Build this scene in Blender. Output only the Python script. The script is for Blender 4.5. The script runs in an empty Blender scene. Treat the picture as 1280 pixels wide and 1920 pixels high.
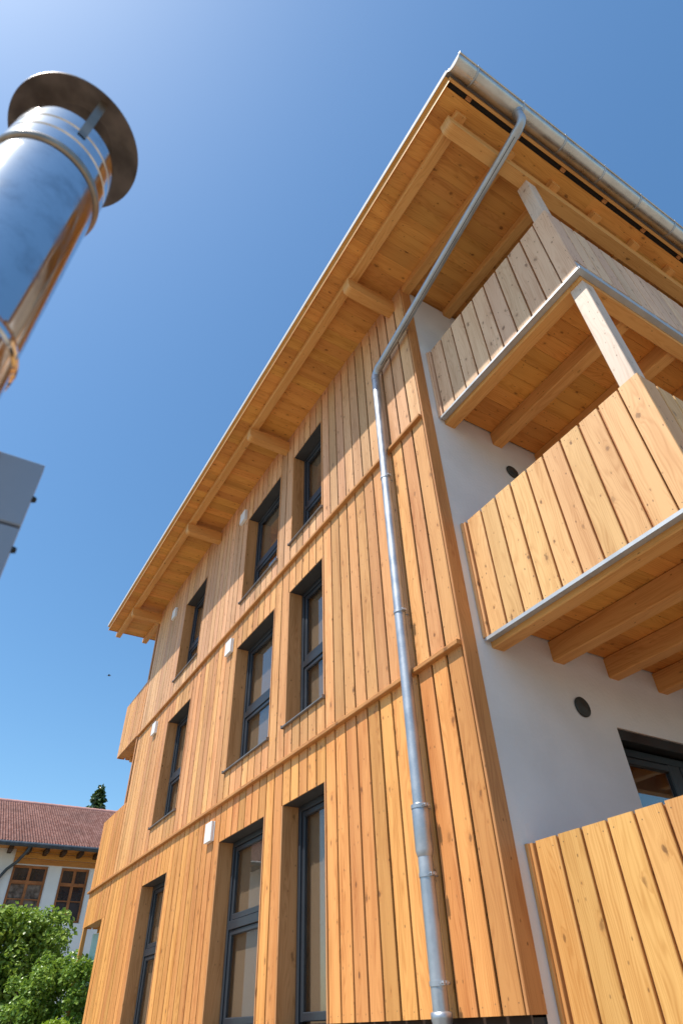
import bpy, math, random
from mathutils import Vector, Matrix
R = math.radians
random.seed(7)
scene = bpy.context.scene
col = scene.collection

# ------------------------------------------------------------------ helpers
SL = 0.048                                   # fall of the roof towards the gutter
def roofz(v):                                # (x, y, h) -> real z on the sloping roof
    return (v[0], v[1], v[2] - SL * v[0])

class MB:
    """collects faces with wood UVs (u = metres along the grain)"""
    def __init__(s): s.v = []; s.f = []; s.uv = []; s.sm = []; s.slot = {}; s.cur = 0
    def face(s, pts, uvs, smooth=False):
        b = len(s.v); s.v += [tuple(p) for p in pts]
        s.f.append(tuple(range(b, b + len(pts)))); s.uv += list(uvs); s.sm.append(smooth)
        if s.cur: s.slot[len(s.f) - 1] = s.cur
    def idx(s, verts, faces, uvs, smooth=False):
        b = len(s.v); s.v += [tuple(p) for p in verts]
        for f, u in zip(faces, uvs):
            s.f.append(tuple(b + i for i in f)); s.uv += u; s.sm.append(smooth)
    def beam(s, lo, hi, axis=2, ch=0.004, xf=None):
        """box with its long edges chamfered, grain along axis; one island"""
        a = axis; b, c = [(1, 2), (2, 0), (0, 1)][a]
        ou, ov = random.random() * 9, random.random() * 9
        ch = min(ch, .45 * (hi[b] - lo[b]), .45 * (hi[c] - lo[c]))
        if ch > 0:
            pr = [(lo[b] + ch, lo[c]), (hi[b] - ch, lo[c]), (hi[b], lo[c] + ch), (hi[b], hi[c] - ch),
                  (hi[b] - ch, hi[c]), (lo[b] + ch, hi[c]), (lo[b], hi[c] - ch), (lo[b], lo[c] + ch)]
        else:
            pr = [(lo[b], lo[c]), (hi[b], lo[c]), (hi[b], hi[c]), (lo[b], hi[c])]
        n = len(pr); vs = []
        for t in (lo[a], hi[a]):
            for p in pr:
                q = [0, 0, 0]; q[a] = t; q[b] = p[0]; q[c] = p[1]
                vs.append(xf(q) if xf else tuple(q))
        per = [0]
        for i in range(n):
            p, q = pr[i], pr[(i + 1) % n]; per.append(per[-1] + math.hypot(p[0] - q[0], p[1] - q[1]))
        L0, L1 = lo[a] + ou, hi[a] + ou
        fs, us = [], []
        for i in range(n):
            j = (i + 1) % n
            fs.append((i, j, n + j, n + i)); us.append([(L0, per[i] + ov), (L0, per[i + 1] + ov), (L1, per[i + 1] + ov), (L1, per[i] + ov)])
        fs.append(tuple(range(n - 1, -1, -1))); us.append([(ou + .1 * pr[i][0], ov + pr[i][1]) for i in range(n - 1, -1, -1)])
        fs.append(tuple(range(n, 2 * n))); us.append([(ou + .1 * pr[i][0], ov + pr[i][1]) for i in range(n)])
        s.idx(vs, fs, us)
    def box(s, x0, x1, y0, y1, z0, z1, axis=2, ch=0.0, xf=None):
        s.beam((x0, y0, z0), (x1, y1, z1), axis, ch, xf)
    def tube(s, pts, r, n=20, cap=True, radii=None):
        pts = [Vector(p) for p in pts]; rings = []
        up = None
        for i, p in enumerate(pts):
            d = (pts[min(i + 1, len(pts) - 1)] - pts[max(i - 1, 0)]).normalized()
            if up is None:
                up = Vector((0, 1, 0)) if abs(d.y) < .9 else Vector((1, 0, 0))
            e = (up - d * up.dot(d)).normalized(); up = e; g = d.cross(e)
            rr = radii[i] if radii else r
            rings.append([p + (e * math.cos(2 * math.pi * k / n) + g * math.sin(2 * math.pi * k / n)) * rr for k in range(n)])
        vs = [q for rg in rings for q in rg]; fs = []; us = []; L = 0
        for i in range(len(rings) - 1):
            dl = (pts[i + 1] - pts[i]).length
            for k in range(n):
                k2 = (k + 1) % n
                fs.append((i * n + k, i * n + k2, (i + 1) * n + k2, (i + 1) * n + k))
                us.append([(L, k / n), (L, (k + 1) / n), (L + dl, (k + 1) / n), (L + dl, k / n)])
            L += dl
        s.idx(vs, fs, us, True)
        if cap:
            for rg, rev in ((rings[0], True), (rings[-1], False)):
                q = rg[::-1] if rev else rg
                s.face(q, [(0, 0)] * n)
    def lathe(s, prof, cx, cy, n=48):
        """prof: list of (radius, z), surface of revolution about a vertical axis"""
        for i in range(len(prof) - 1):
            vs = []; fs = []; us = []
            for r, z in prof[i:i + 2]:
                for k in range(n):
                    a = 2 * math.pi * k / n; vs.append((cx + r * math.cos(a), cy + r * math.sin(a), z))
            for k in range(n):
                k2 = (k + 1) % n
                fs.append((k, k2, n + k2, n + k))
                us.append([(prof[i][1], k / n), (prof[i][1], (k + 1) / n), (prof[i + 1][1], (k + 1) / n), (prof[i + 1][1], k / n)])
            s.idx(vs, fs, us, True)
    def sheet(s, us_, vs_, holes, at, depth=None):
        """flat wall with rectangular holes: at(u, v, d) gives the point; depth adds the sides of the holes"""
        us_ = sorted(set(us_ + [h[0] for h in holes] + [h[1] for h in holes]))
        vs_ = sorted(set(vs_ + [h[2] for h in holes] + [h[3] for h in holes]))
        for i in range(len(us_) - 1):
            for j in range(len(vs_) - 1):
                u, v = (us_[i] + us_[i + 1]) / 2, (vs_[j] + vs_[j + 1]) / 2
                if any(h[0] < u < h[1] and h[2] < v < h[3] for h in holes): continue
                q = [(us_[i], vs_[j]), (us_[i + 1], vs_[j]), (us_[i + 1], vs_[j + 1]), (us_[i], vs_[j + 1])]
                s.face([at(a, b, 0) for a, b in q], q)
        if depth:
            for h in holes:
                c = [(h[0], h[2]), (h[1], h[2]), (h[1], h[3]), (h[0], h[3])]
                for k in range(4):
                    a, b = c[k], c[(k + 1) % 4]
                    s.face([at(*a, 0), at(*b, 0), at(*b, depth), at(*a, depth)], [a, b, b, a])
    def build(s, name, mat, parent=None, loc=(0, 0, 0)):
        me = bpy.data.meshes.new(name); me.from_pydata(s.v, [], s.f)
        uvl = me.uv_layers.new(name='UVMap'); flat = [c for u in s.uv for c in u]
        uvl.data.foreach_set('uv', flat)
        me.polygons.foreach_set('use_smooth', s.sm)
        me.update()
        me.materials.append(mat)
        if s.slot:
            me.materials.append(M['screw'])
            for k, q in s.slot.items(): me.polygons[k].material_index = q
        o = bpy.data.objects.new(name, me); o.location = loc; col.objects.link(o)
        if parent: o.parent = parent
        return o

def tag(o, label, cat, group=None):
    o['label'] = label; o['category'] = cat
    if group: o['group'] = group
    return o
def empty(name, loc=(0, 0, 0)):
    o = bpy.data.objects.new(name, None); o.location = loc; o.empty_display_size = .2; col.objects.link(o); return o
def local(mb, org):
    mb.v = [(p[0] - org[0], p[1] - org[1], p[2] - org[2]) for p in mb.v]; return mb

# ------------------------------------------------------------------ materials
def newmat(name):
    m = bpy.data.materials.new(name); m.use_nodes = True
    nt = m.node_tree; b = nt.nodes['Principled BSDF']
    return m, nt, b
class NT:
    def __init__(s, nt): s.nt = nt
    def n(s, t, **kw):
        x = s.nt.nodes.new(t)
        for k, v in kw.items(): setattr(x, k, v)
        return x
    def l(s, a, b): s.nt.links.new(a, b)
    def math(s, op, a, b=None, c=None, clamp=False):
        x = s.n('ShaderNodeMath', operation=op, use_clamp=clamp)
        for i, q in enumerate((a, b, c)):
            if q is None: continue
            if isinstance(q, (int, float)): x.inputs[i].default_value = q
            else: s.l(q, x.inputs[i])
        return x.outputs[0]
    def mix(s, fac, a, b, mode='MIX'):
        x = s.n('ShaderNodeMix', data_type='RGBA', blend_type=mode)
        for i, q in ((0, fac), (6, a), (7, b)):
            if isinstance(q, (int, float)): x.inputs[i].default_value = q
            elif isinstance(q, tuple): x.inputs[i].default_value = (*q, 1)
            else: s.l(q, x.inputs[i])
        return x.outputs[2]
    def ramp(s, v, lo, hi, a=0., b=1.):
        x = s.n('ShaderNodeMapRange', interpolation_type='SMOOTHSTEP')
        s.l(v, x.inputs[0])
        for i, q in zip((1, 2, 3, 4), (lo, hi, a, b)): x.inputs[i].default_value = q
        return x.outputs[0]

def wood(name, light, dark, knot=(.09, .035, .012), var=.25, knots=.5, ring=.45, rough=.55, redness=.0, red=(.5, .2, .09)):
    m, nt, b = newmat(name); T = NT(nt)
    uv = T.n('ShaderNodeUVMap', uv_map='UVMap'); geo = T.n('ShaderNodeNewGeometry')
    rnd = geo.outputs['Random Per Island']
    sep = T.n('ShaderNodeSeparateXYZ'); T.l(uv.outputs[0], sep.inputs[0])
    u = T.math('ADD', sep.outputs[0], T.math('MULTIPLY', rnd, 57.3))
    v = T.math('ADD', sep.outputs[1], T.math('MULTIPLY', rnd, 23.7))
    def vec(su, sv):
        c = T.n('ShaderNodeCombineXYZ'); T.l(T.math('MULTIPLY', u, su), c.inputs[0]); T.l(T.math('MULTIPLY', v, sv), c.inputs[1]); return c.outputs[0]
    def noise(vc, det=3, rg=.55):
        x = T.n('ShaderNodeTexNoise', noise_dimensions='2D'); T.l(vc, x.inputs['Vector']); x.inputs['Scale'].default_value = 1
        x.inputs['Detail'].default_value = det; x.inputs['Roughness'].default_value = rg; return x.outputs[0]
    # knots: few ovals per square metre, grain bends round them
    kw = T.n('ShaderNodeTexVoronoi', voronoi_dimensions='2D', feature='F1'); T.l(vec(4.6, 8.5), kw.inputs['Vector']); kw.inputs['Scale'].default_value = 1
    d = kw.outputs['Distance']
    kc = T.n('ShaderNodeSeparateColor'); T.l(kw.outputs['Color'], kc.inputs[0])
    has = T.math('LESS_THAN', kc.outputs[0], knots)
    sz = T.math('MULTIPLY_ADD', T.math('POWER', kc.outputs[1], 2.2), .13, .04)
    rel = T.math('ADD', T.math('DIVIDE', d, sz), T.math('MULTIPLY', T.math('SUBTRACT', noise(vec(22., 40.), 2), .5), 1.7))
    core = T.math('MULTIPLY', T.math('MULTIPLY', T.ramp(rel, .45, 1.25, 1, 0), T.math('MULTIPLY_ADD', kc.outputs[2], .55, .4)), has)
    halo = T.math('MULTIPLY', T.ramp(rel, .9, 3.2, 1, 0), has)
    kp = T.n('ShaderNodeTexVoronoi', voronoi_dimensions='2D', feature='F1'); T.l(vec(8.5, 15.0), kp.inputs['Vector']); kp.inputs['Scale'].default_value = 1
    kpc = T.n('ShaderNodeSeparateColor'); T.l(kp.outputs['Color'], kpc.inputs[0])
    pin = T.math('MULTIPLY', T.math('MULTIPLY', T.ramp(kp.outputs['Distance'], .05, .12, 1, 0), T.math('MULTIPLY_ADD', kpc.outputs[1], .75, .2)), T.math('LESS_THAN', kpc.outputs[0], knots * .5))
    # growth rings
    bend = T.math('MULTIPLY_ADD', noise(vec(.75, 5.), 2), 34., T.math('MULTIPLY', halo, 3.))
    rg_ = T.math('SINE', T.math('MULTIPLY_ADD', v, 260., T.math('MULTIPLY', bend, 2.1)))
    rg_ = T.math('MULTIPLY_ADD', rg_, .5, .5)
    fine = noise(vec(1.6, 60.), 4, .6); broad = noise(vec(.8, 8.), 3)
    tone = T.math('ADD', T.math('MULTIPLY', T.math('POWER', rg_, 1.6), ring), T.math('MULTIPLY', T.math('SUBTRACT', fine, .45), 1.0))
    tone = T.math('ADD', tone, T.math('MULTIPLY', T.math('SUBTRACT', broad, .5), 1.9), clamp=True)
    c = T.mix(tone, light, dark)
    # each board its own tone
    r2 = T.math('FRACT', T.math('MULTIPLY', rnd, 7.31)); r3 = T.math('FRACT', T.math('MULTIPLY', rnd, 13.77))
    c = T.mix(T.math('MULTIPLY', T.math('POWER', r3, 2.), redness), c, red)
    val = T.math('MULTIPLY_ADD', r2, var, 1. - var * .55)
    hs = T.n('ShaderNodeHueSaturation'); T.l(c, hs.inputs['Color']); T.l(val, hs.inputs['Value'])
    T.l(T.math('MULTIPLY_ADD', T.math('FRACT', T.math('MULTIPLY', rnd, 31.1)), .012, .494), hs.inputs['Hue'])
    c = T.mix(T.math('MULTIPLY', halo, .32), hs.outputs[0], dark)
    c = T.mix(T.math('MULTIPLY', T.math('MAXIMUM', core, pin), .82), c, knot)
    T.l(c, b.inputs['Base Color'])
    b.inputs['Roughness'].default_value = rough; b.inputs['Specular IOR Level'].default_value = .3
    bp = T.n('ShaderNodeBump'); bp.inputs['Strength'].default_value = .25; bp.inputs['Distance'].default_value = .002
    T.l(T.math('ADD', T.math('MULTIPLY', fine, 1.), T.math('MULTIPLY', rg_, -.5)), bp.inputs['Height']); T.l(bp.outputs[0], b.inputs['Normal'])
    return m

def plain(name, c, rough=.5, metal=0., var=.12, scale=6., bump=.0, spec=.4):
    m, nt, b = newmat(name); T = NT(nt)
    tc = T.n('ShaderNodeTexCoord'); nz = T.n('ShaderNodeTexNoise'); T.l(tc.outputs['Object'], nz.inputs['Vector'])
    nz.inputs['Scale'].default_value = scale; nz.inputs['Detail'].default_value = 5
    f = T.ramp(nz.outputs[0], .3, .7)
    a = tuple(x * (1 - var) for x in c); z = tuple(min(1, x * (1 + var)) for x in c)
    T.l(T.mix(f, a, z), b.inputs['Base Color'])
    T.l(T.math('MULTIPLY_ADD', f, .12, rough - .06), b.inputs['Roughness'])
    b.inputs['Metallic'].default_value = metal; b.inputs['Specular IOR Level'].default_value = spec
    if bump:
        n2 = T.n('ShaderNodeTexNoise'); T.l(tc.outputs['Object'], n2.inputs['Vector']); n2.inputs['Scale'].default_value = scale * 18; n2.inputs['Detail'].default_value = 3
        bp = T.n('ShaderNodeBump'); bp.inputs['Strength'].default_value = bump; bp.inputs['Distance'].default_value = .01
        T.l(n2.outputs[0], bp.inputs['Height']); T.l(bp.outputs[0], b.inputs['Normal'])
    return m

def galvanised(name, c=(.60, .62, .64), rough=.36, spangle=38.):
    m, nt, b = newmat(name); T = NT(nt)
    tc = T.n('ShaderNodeTexCoord')
    vo = T.n('ShaderNodeTexVoronoi'); T.l(tc.outputs['Object'], vo.inputs['Vector']); vo.inputs['Scale'].default_value = spangle
    nz = T.n('ShaderNodeTexNoise'); T.l(tc.outputs['Object'], nz.inputs['Vector']); nz.inputs['Scale'].default_value = 5; nz.inputs['Detail'].default_value = 6
    sc = T.n('ShaderNodeSeparateColor'); T.l(vo.outputs['Color'], sc.inputs[0])
    f = T.math('MULTIPLY_ADD', sc.outputs[0], .2, T.math('MULTIPLY', T.ramp(nz.outputs[0], .35, .68), .65))
    T.l(T.mix(f, tuple(x * .85 for x in c), tuple(min(1, x * 1.12) for x in c)), b.inputs['Base Color'])
    b.inputs['Metallic'].default_value = .85
    T.l(T.math('MULTIPLY_ADD', f, .16, rough - .08), b.inputs['Roughness'])
    bp = T.n('ShaderNodeBump'); bp.inputs['Strength'].default_value = .12; bp.inputs['Distance'].default_value = .01
    T.l(nz.outputs[0], bp.inputs['Height']); T.l(bp.outputs[0], b.inputs['Normal'])
    return m

def glass(name, tint=(.9, .93, .95), gain=1.0):
    m = bpy.data.materials.new(name); m.use_nodes = True; nt = m.node_tree; nt.nodes.clear(); T = NT(nt)
    out = T.n('ShaderNodeOutputMaterial'); tr = T.n('ShaderNodeBsdfTransparent'); gl = T.n('ShaderNodeBsdfGlossy'); mx = T.n('ShaderNodeMixShader')
    lw = T.n('ShaderNodeLayerWeight'); lw.inputs[0].default_value = .5
    fr = T.math('MULTIPLY_ADD', T.math('POWER', lw.outputs['Facing'], 5.), .9, .045)
    tr.inputs[0].default_value = (*tint, 1); gl.inputs['Roughness'].default_value = .015; gl.inputs[0].default_value = (1, 1, 1, 1)
    T.l(T.math('MULTIPLY', fr, gain, clamp=True), mx.inputs[0]); T.l(tr.outputs[0], mx.inputs[1]); T.l(gl.outputs[0], mx.inputs[2]); T.l(mx.outputs[0], out.inputs[0])
    return m

M = {}
M['clad_low'] = wood('larch_cladding_low', (0.734, 0.335, 0.101), (0.469, 0.163, 0.035), var=.32, knots=.24, redness=.30, red=(.52, .22, .07))
M['clad_mid'] = wood('larch_cladding_mid', (0.734, 0.371, 0.144), (0.490, 0.197, 0.058), var=.34, knots=.3, redness=.34, red=(.53, .25, .10))
M['clad_top'] = wood('larch_cladding_top', (0.724, 0.408, 0.206), (0.479, 0.233, 0.096), var=.32, knots=.3, redness=.35, red=(.52, .28, .14))
M['trim'] = wood('larch_trim', (.56, .275, .085), (.40, .165, .045), var=.15, knots=.25)
M['return'] = wood('larch_corner_board', (.54, .255, .085), (.37, .15, .045), var=.12, knots=.15)
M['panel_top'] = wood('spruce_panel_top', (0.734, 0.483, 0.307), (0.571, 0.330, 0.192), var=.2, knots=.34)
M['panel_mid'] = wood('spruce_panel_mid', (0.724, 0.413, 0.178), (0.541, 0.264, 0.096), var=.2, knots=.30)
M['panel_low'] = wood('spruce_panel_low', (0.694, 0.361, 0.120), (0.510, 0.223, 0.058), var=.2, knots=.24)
M['post'] = wood('spruce_post', (.66, .525, .41), (.52, .39, .29), knot=(.2, .12, .08), var=.05, knots=.5)
M['beam'] = wood('spruce_beam', (0.714, 0.384, 0.120), (0.551, 0.254, 0.062), var=.12, knots=.14, ring=.4)
M['soffit'] = wood('spruce_soffit', (0.694, 0.330, 0.079), (0.500, 0.199, 0.038), knot=(.12, .035, .01), var=.26, knots=.34, ring=.4)
M['jamb'] = wood('larch_jamb', (0.612, 0.310, 0.120), (0.428, 0.188, 0.058), var=.12, knots=.2)
M['backing'] = plain('dark_backing', (.032, .015, .007), .9)
M['plaster'] = plain('white_render', (.66, .645, .65), .9, var=.05, scale=1.6, bump=.4, spec=.15)
M['plinth'] = plain('dark_plinth', (.05, .055, .06), .8, var=.15)
M['frame'] = plain('anthracite_frame', (.028, .033, .042), .38, var=.06, scale=3)
M['door_frame'] = plain('black_frame', (.012, .013, .015), .35, var=.06, scale=3)
M['head'] = plain('anthracite_head', (.05, .05, .052), .55, var=.06, scale=3)
M['sill'] = plain('grey_sill', (.20, .19, .185), .45, metal=.3)
M['blind'] = plain('brown_blind', (.19, .135, .088), .85, var=.05, scale=60)
M['dark'] = plain('dark_room', (.03, .026, .022), .9)
M['glass'] = glass('window_glass', (.95, .94, .92), 1.0)
M['door_glass'] = glass('door_glass', (.85, .85, .85), 2.4)
M['galv'] = galvanised('galvanised_steel', (.47, .49, .52), .50, 60.)
M['gutter'] = galvanised('gutter_steel', (.58, .56, .53), .34, 30)
M['zinc'] = galvanised('zinc_flashing', (.56, .58, .61), .42, 50)
M['verge'] = plain('verge_sheet', (.50, .49, .48), .75, metal=0., var=.04, spec=.15)
M['sheet'] = plain('balcony_sheet', (.46, .48, .50), .5, metal=.35, var=.06)
M['screw'] = plain('screw_head', (.22, .13, .07), .4, metal=.6)
M['roof_metal'] = plain('roof_sheet', (.22, .20, .19), .5, metal=.5)
M['mesh'] = plain('insect_mesh', (.02, .015, .012), .9)
M['vent'] = plain('white_plastic', (.78, .79, .80), .45, var=.03)
M['black'] = plain('black_plastic', (.03, .035, .035), .5, var=.2)

# ------------------------------------------------------------------ camera, sun, sky
cam = bpy.data.cameras.new('camera'); co = bpy.data.objects.new('camera', cam); col.objects.link(co)
yaw, pit, rol = R(-58.09511), R(40.41149), R(-2.14257)
f_ = Vector((math.sin(yaw) * math.cos(pit), math.cos(yaw) * math.cos(pit), math.sin(pit)))
r_ = Vector((math.cos(yaw), -math.sin(yaw), 0)); u_ = r_.cross(f_)
r2 = r_ * math.cos(rol) + u_ * math.sin(rol); u2 = -r_ * math.sin(rol) + u_ * math.cos(rol)
mw = Matrix((r2, u2, -f_)).transposed().to_4x4(); CAM = Vector((3.38191, -3.26440, -0.01841)); mw.translation = CAM
co.matrix_world = mw
cam.sensor_fit = 'VERTICAL'; cam.sensor_height = 36; cam.sensor_width = 24; cam.lens = 21.214
cam.clip_start = .05; cam.clip_end = 3000
cam.dof.use_dof = True; cam.dof.focus_distance = 8.; cam.dof.aperture_fstop = 2.5
scene.camera = co

GZ = -1.5
sd = Vector((-.08, -1, 2.03)).normalized()                     # towards the sun
el = math.asin(sd.z); az = math.atan2(sd.x, sd.y)
sl = bpy.data.lights.new('sun', 'SUN'); sl.energy = 4.8; sl.angle = R(.53); sl.color = (1, .935, .85)
so = bpy.data.objects.new('sun', sl); so.rotation_euler = sd.to_track_quat('Z', 'Y').to_euler(); so.location = (0, -20, 40); col.objects.link(so)
w = bpy.data.worlds.new('World'); scene.world = w; w.use_nodes = True; nt = w.node_tree
sky = nt.nodes.new('ShaderNodeTexSky'); sky.sky_type = 'NISHITA'; sky.sun_disc = False
sky.sun_elevation = el; sky.sun_rotation = az
sky.altitude = 450; sky.air_density = 1.15; sky.dust_density = 1.25; sky.ozone_density = 3.5
hs_ = nt.nodes.new('ShaderNodeHueSaturation'); hs_.inputs['Saturation'].default_value = 1.17; nt.links.new(sky.outputs[0], hs_.inputs['Color'])
mt_ = nt.nodes.new('ShaderNodeMix'); mt_.data_type = 'RGBA'; mt_.blend_type = 'MULTIPLY'; mt_.inputs[0].default_value = 1; mt_.inputs[7].default_value = (.97, 1.05, .985, 1)
nt.links.new(hs_.outputs[0], mt_.inputs[6]); nt.links.new(mt_.outputs[2], nt.nodes['Background'].inputs[0]); nt.nodes['Background'].inputs[1].default_value = .145
scene.view_settings.view_transform = 'Standard'; scene.view_settings.look = 'None'; scene.view_settings.exposure = .4; scene.view_settings.gamma = 1
scene.cycles.max_bounces = 10; scene.cycles.diffuse_bounces = 5; scene.cycles.transparent_max_bounces = 12
scene.cycles.use_denoising = True

# ------------------------------------------------------------------ ground
g = MB(); S = 900
g.face([(-S, -S, GZ), (S, -S, GZ), (S, S, GZ), (-S, S, GZ)], [(0, 0), (1, 0), (1, 1), (0, 1)])
go = g.build('ground', plain('gravel_ground', (.245, .215, .17), .95, var=.25, scale=.7)); go['kind'] = 'structure'

# ------------------------------------------------------------------ the timber building
B = empty('apartment_building', (-5.6, 0, GZ))
tag(B, 'three storey house clad in orange larch boards with wide timber eaves and wooden balconies', 'building')
BO = Vector(B.location)
def bp(mb, name, mat, parent=None):
    """part of the building: parent None -> child of B"""
    if parent is None or parent is B:
        return local(mb, BO).build(name, mat, B)
    return local(mb, BO).build(name, mat, parent)

XL = -11.25                       # left end of the closed facade
COLS = [(-3.375, -2.40), (-5.315, -3.885), (-8.885, -7.54)]
ROWS = [(-.06, 1.93), (2.86, 4.83), (5.735, 7.63)]
J = .03
WIN = [(x0, x1, z0, z1) for (x0, x1) in COLS for (z0, z1) in ROWS]
def top(x): return 8.165 - SL * x

def boards(mb, x0, x1, z0, z1, holes=(), pitch=.212, y=0., th=.024, gap=.026, ax='x', fixed=None, ragged=0.):
    """vertical boards between x0 and x1 from z0 to z1 (z1 may be a function), left out where the holes are"""
    br = sorted({x0, x1} | {h[0] - J for h in holes if x0 < h[0] - J < x1} | {h[1] + J for h in holes if x0 < h[1] + J < x1})
    for a, b in zip(br, br[1:]):
        n = max(1, round((b - a) / pitch)); wv = (b - a) / n
        for k in range(n):
            p, q = a + k * wv + gap / 2, a + (k + 1) * wv - gap / 2; mid = (p + q) / 2
            t = z1(mid) if callable(z1) else z1
            segs = [(z0 + random.uniform(-ragged, ragged), t + random.uniform(-ragged, ragged))]
            for h in holes:
                if h[0] - J < mid < h[1] + J:
                    new = []
                    for s0, s1 in segs:
                        if h[3] <= s0 or h[2] >= s1: new.append((s0, s1)); continue
                        if h[2] - s0 > .03: new.append((s0, h[2] - .012))
                        if s1 - h[3] > .03: new.append((h[3] + .004, s1))
                    segs = new
            dy = random.uniform(-.0015, .0015)
            for s0, s1 in segs:
                if ax == 'x' and s1 - s0 > .5:
                    mb.cur = 1
                    for zz in (s0 + .05, s1 - .05):
                        for xx in (p + .032, q - .032):
                            xx += random.uniform(-.006, .006); z_ = zz + random.uniform(-.008, .008)
                            mb.face([(xx + .0042 * math.cos(a * math.pi / 3), y + dy - .0006, z_ + .0042 * math.sin(a * math.pi / 3)) for a in range(6)], [(0, 0)] * 6)
                    mb.cur = 0
                if ax == 'x': mb.beam((p, y + dy, s0), (q, y + dy + th, s1), 2, .005)
                else: mb.beam((y + dy - th, p, s0), (y + dy, q, s1), 2, .005)

# cladding, one band per storey
for nm, z0, z1, xl in (('clad_low', 0., 2.40, XL), ('clad_mid', 2.446, 5.30, XL), ('clad_top', 5.346, top, XL)):
    mb = MB(); boards(mb, xl, -.027, z0, z1, WIN); bp(mb, 'cladding', M[nm])
# dark wind paper behind the boards, with the window holes
mb = MB()
mb.sheet([XL, -.02], [0., 8.1], [(a - .005, b + .005, c - .005, d + .005) for a, b, c, d in WIN], lambda u, v, d: (u, .042, v)); bp(mb, 'backing', M['backing'])
mb = MB(); mb.box(XL, -.02, .035, .25, 8.05, 8.16, 0, 0, roofz); bp(mb, 'wall_plate', M['beam'])
# corner board and its return
mb = MB(); mb.beam((-.024, -.003, 0.), (0., .147, top(0)), 2, .003); bp(mb, 'corner_board', M['return'])
mb = MB(); mb.beam((XL - .36, .03, 1.8), (XL - .25, .16, top(XL)), 2, .003); bp(mb, 'post', M['return'])
# ledges, left open where the downpipe passes
for z, xl in ((2.40, -13.2), (5.30, XL)):
    for a, b in ((xl, -.84), (-.735, -.026)):
        mb = MB(); mb.beam((a, -.053, z), (b, .024, z + .044), 0, .006); bp(mb, 'ledge', M['trim'])

# white rendered wall on the balcony side
DOOR = (1.707, 3.95, -.1, 1.98)
mb = MB(); mb.sheet([.147, 9.], [GZ, 0, 8.0], [DOOR], lambda u, v, d: (-.015 - d, u, v), .22)
mb.face([(-.015, .147, 8.0), (-.015, 9, 8.0), (-.015, 9, 8.13), (-.015, .147, 8.13)], [(0, 0)] * 4)
bp(mb, 'rendered_wall', M['plaster'])
mb = MB()
mb.face([(XL, .2, GZ), (XL, 9, GZ), (XL, 9, 8.6), (XL, .2, 8.6)], [(0, 0)] * 4)
mb.face([(XL, 9, GZ), (-.015, 9, GZ), (-.015, 9, 8.2), (XL, 9, 8.6)], [(0, 0)] * 4)
mb.sheet([XL, -.3], [0, 8.1], [(a - .04, b + .04, c - .04, d + .04) for a, b, c, d in WIN], lambda u, v, d: (u, .27, v))
bp(mb, 'rendered_wall', M['plaster'])
mb = MB(); mb.box(XL, -.03, .045, .3, GZ, -.012, 0); bp(mb, 'plinth', M['plinth'])

# ---- windows: reveal, head, sill, frame, sash, pane, blind
def frame_rect(mb, x0, x1, z0, z1, w, y0, y1, wb=None, ch=.006):
    wb = wb or w
    mb.box(x0, x0 + w, y0, y1, z0, z1, 2, ch); mb.box(x1 - w, x1, y0, y1, z0, z1, 2, ch)
    mb.box(x0 + w, x1 - w, y0, y1, z1 - w, z1, 0, ch); mb.box(x0 + w, x1 - w, y0, y1, z0, z0 + wb, 0, ch)
TR = [.985, 3.70, 6.48]
for ci, (x0, x1) in enumerate(COLS):
    for ri, (z0, z1) in enumerate(ROWS):
        f = MB(); frame_rect(f, x0, x1, z0, z1, .062, .20, .27)
        tall = (ci == 0 and ri == 0)
        lo = z0 + .062 + (.02 if ri == 0 else 0)
        sashes = [(lo, z1 - .064)] if tall else [(lo, TR[ri] - .05), (TR[ri] + .05, z1 - .064)]
        if not tall: f.box(x0 + .062, x1 - .062, .203, .268, TR[ri] - .048, TR[ri] + .048, 0, .006)
        W = bp(f, 'window', M['frame'])
        for a, b in sashes:
            s = MB(); frame_rect(s, x0 + .066, x1 - .066, a, b, .058, .218, .262, .07, .008); bp(s, 'sash', M['frame'], W)
            p = MB(); p.box(x0 + .115, x1 - .115, .238, .243, a + .05, b - .05); bp(p, 'pane', M['glass'], W)
        q = MB(); q.box(x0 + .02, x1 - .02, .30, .306, z0 + .02, z1 - .02); bp(q, 'blind', M['blind'], W)
        for a, b in ((x0 - J + .002, x0), (x1, x1 + J - .002)):
            q = MB(); q.beam((a, -.004, max(z0, 0.)), (b, .285, z1), 2, .003); bp(q, 'reveal', M['jamb'], W)
        q = MB(); q.box(x0 - J + .002, x1 + J - .002, .012, .285, z1 + .001, z1 + .03, 0, .002)
        bp(q, 'head', M['head'], W)
        if ri:
            q = MB(); q.box(x0 - .05, x1 + .035, -.038, .2, z0 - .022, z0 - .002, 0, .004)
            q.box(x0 - .054, x0 - .046, -.042, -.001, z0 - .03, z0 + .012); q.box(x1 + .032, x1 + .039, -.042, -.001, z0 - .03, z0 + .012)
            bp(q, 'sill', M['sill'], W)

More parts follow.
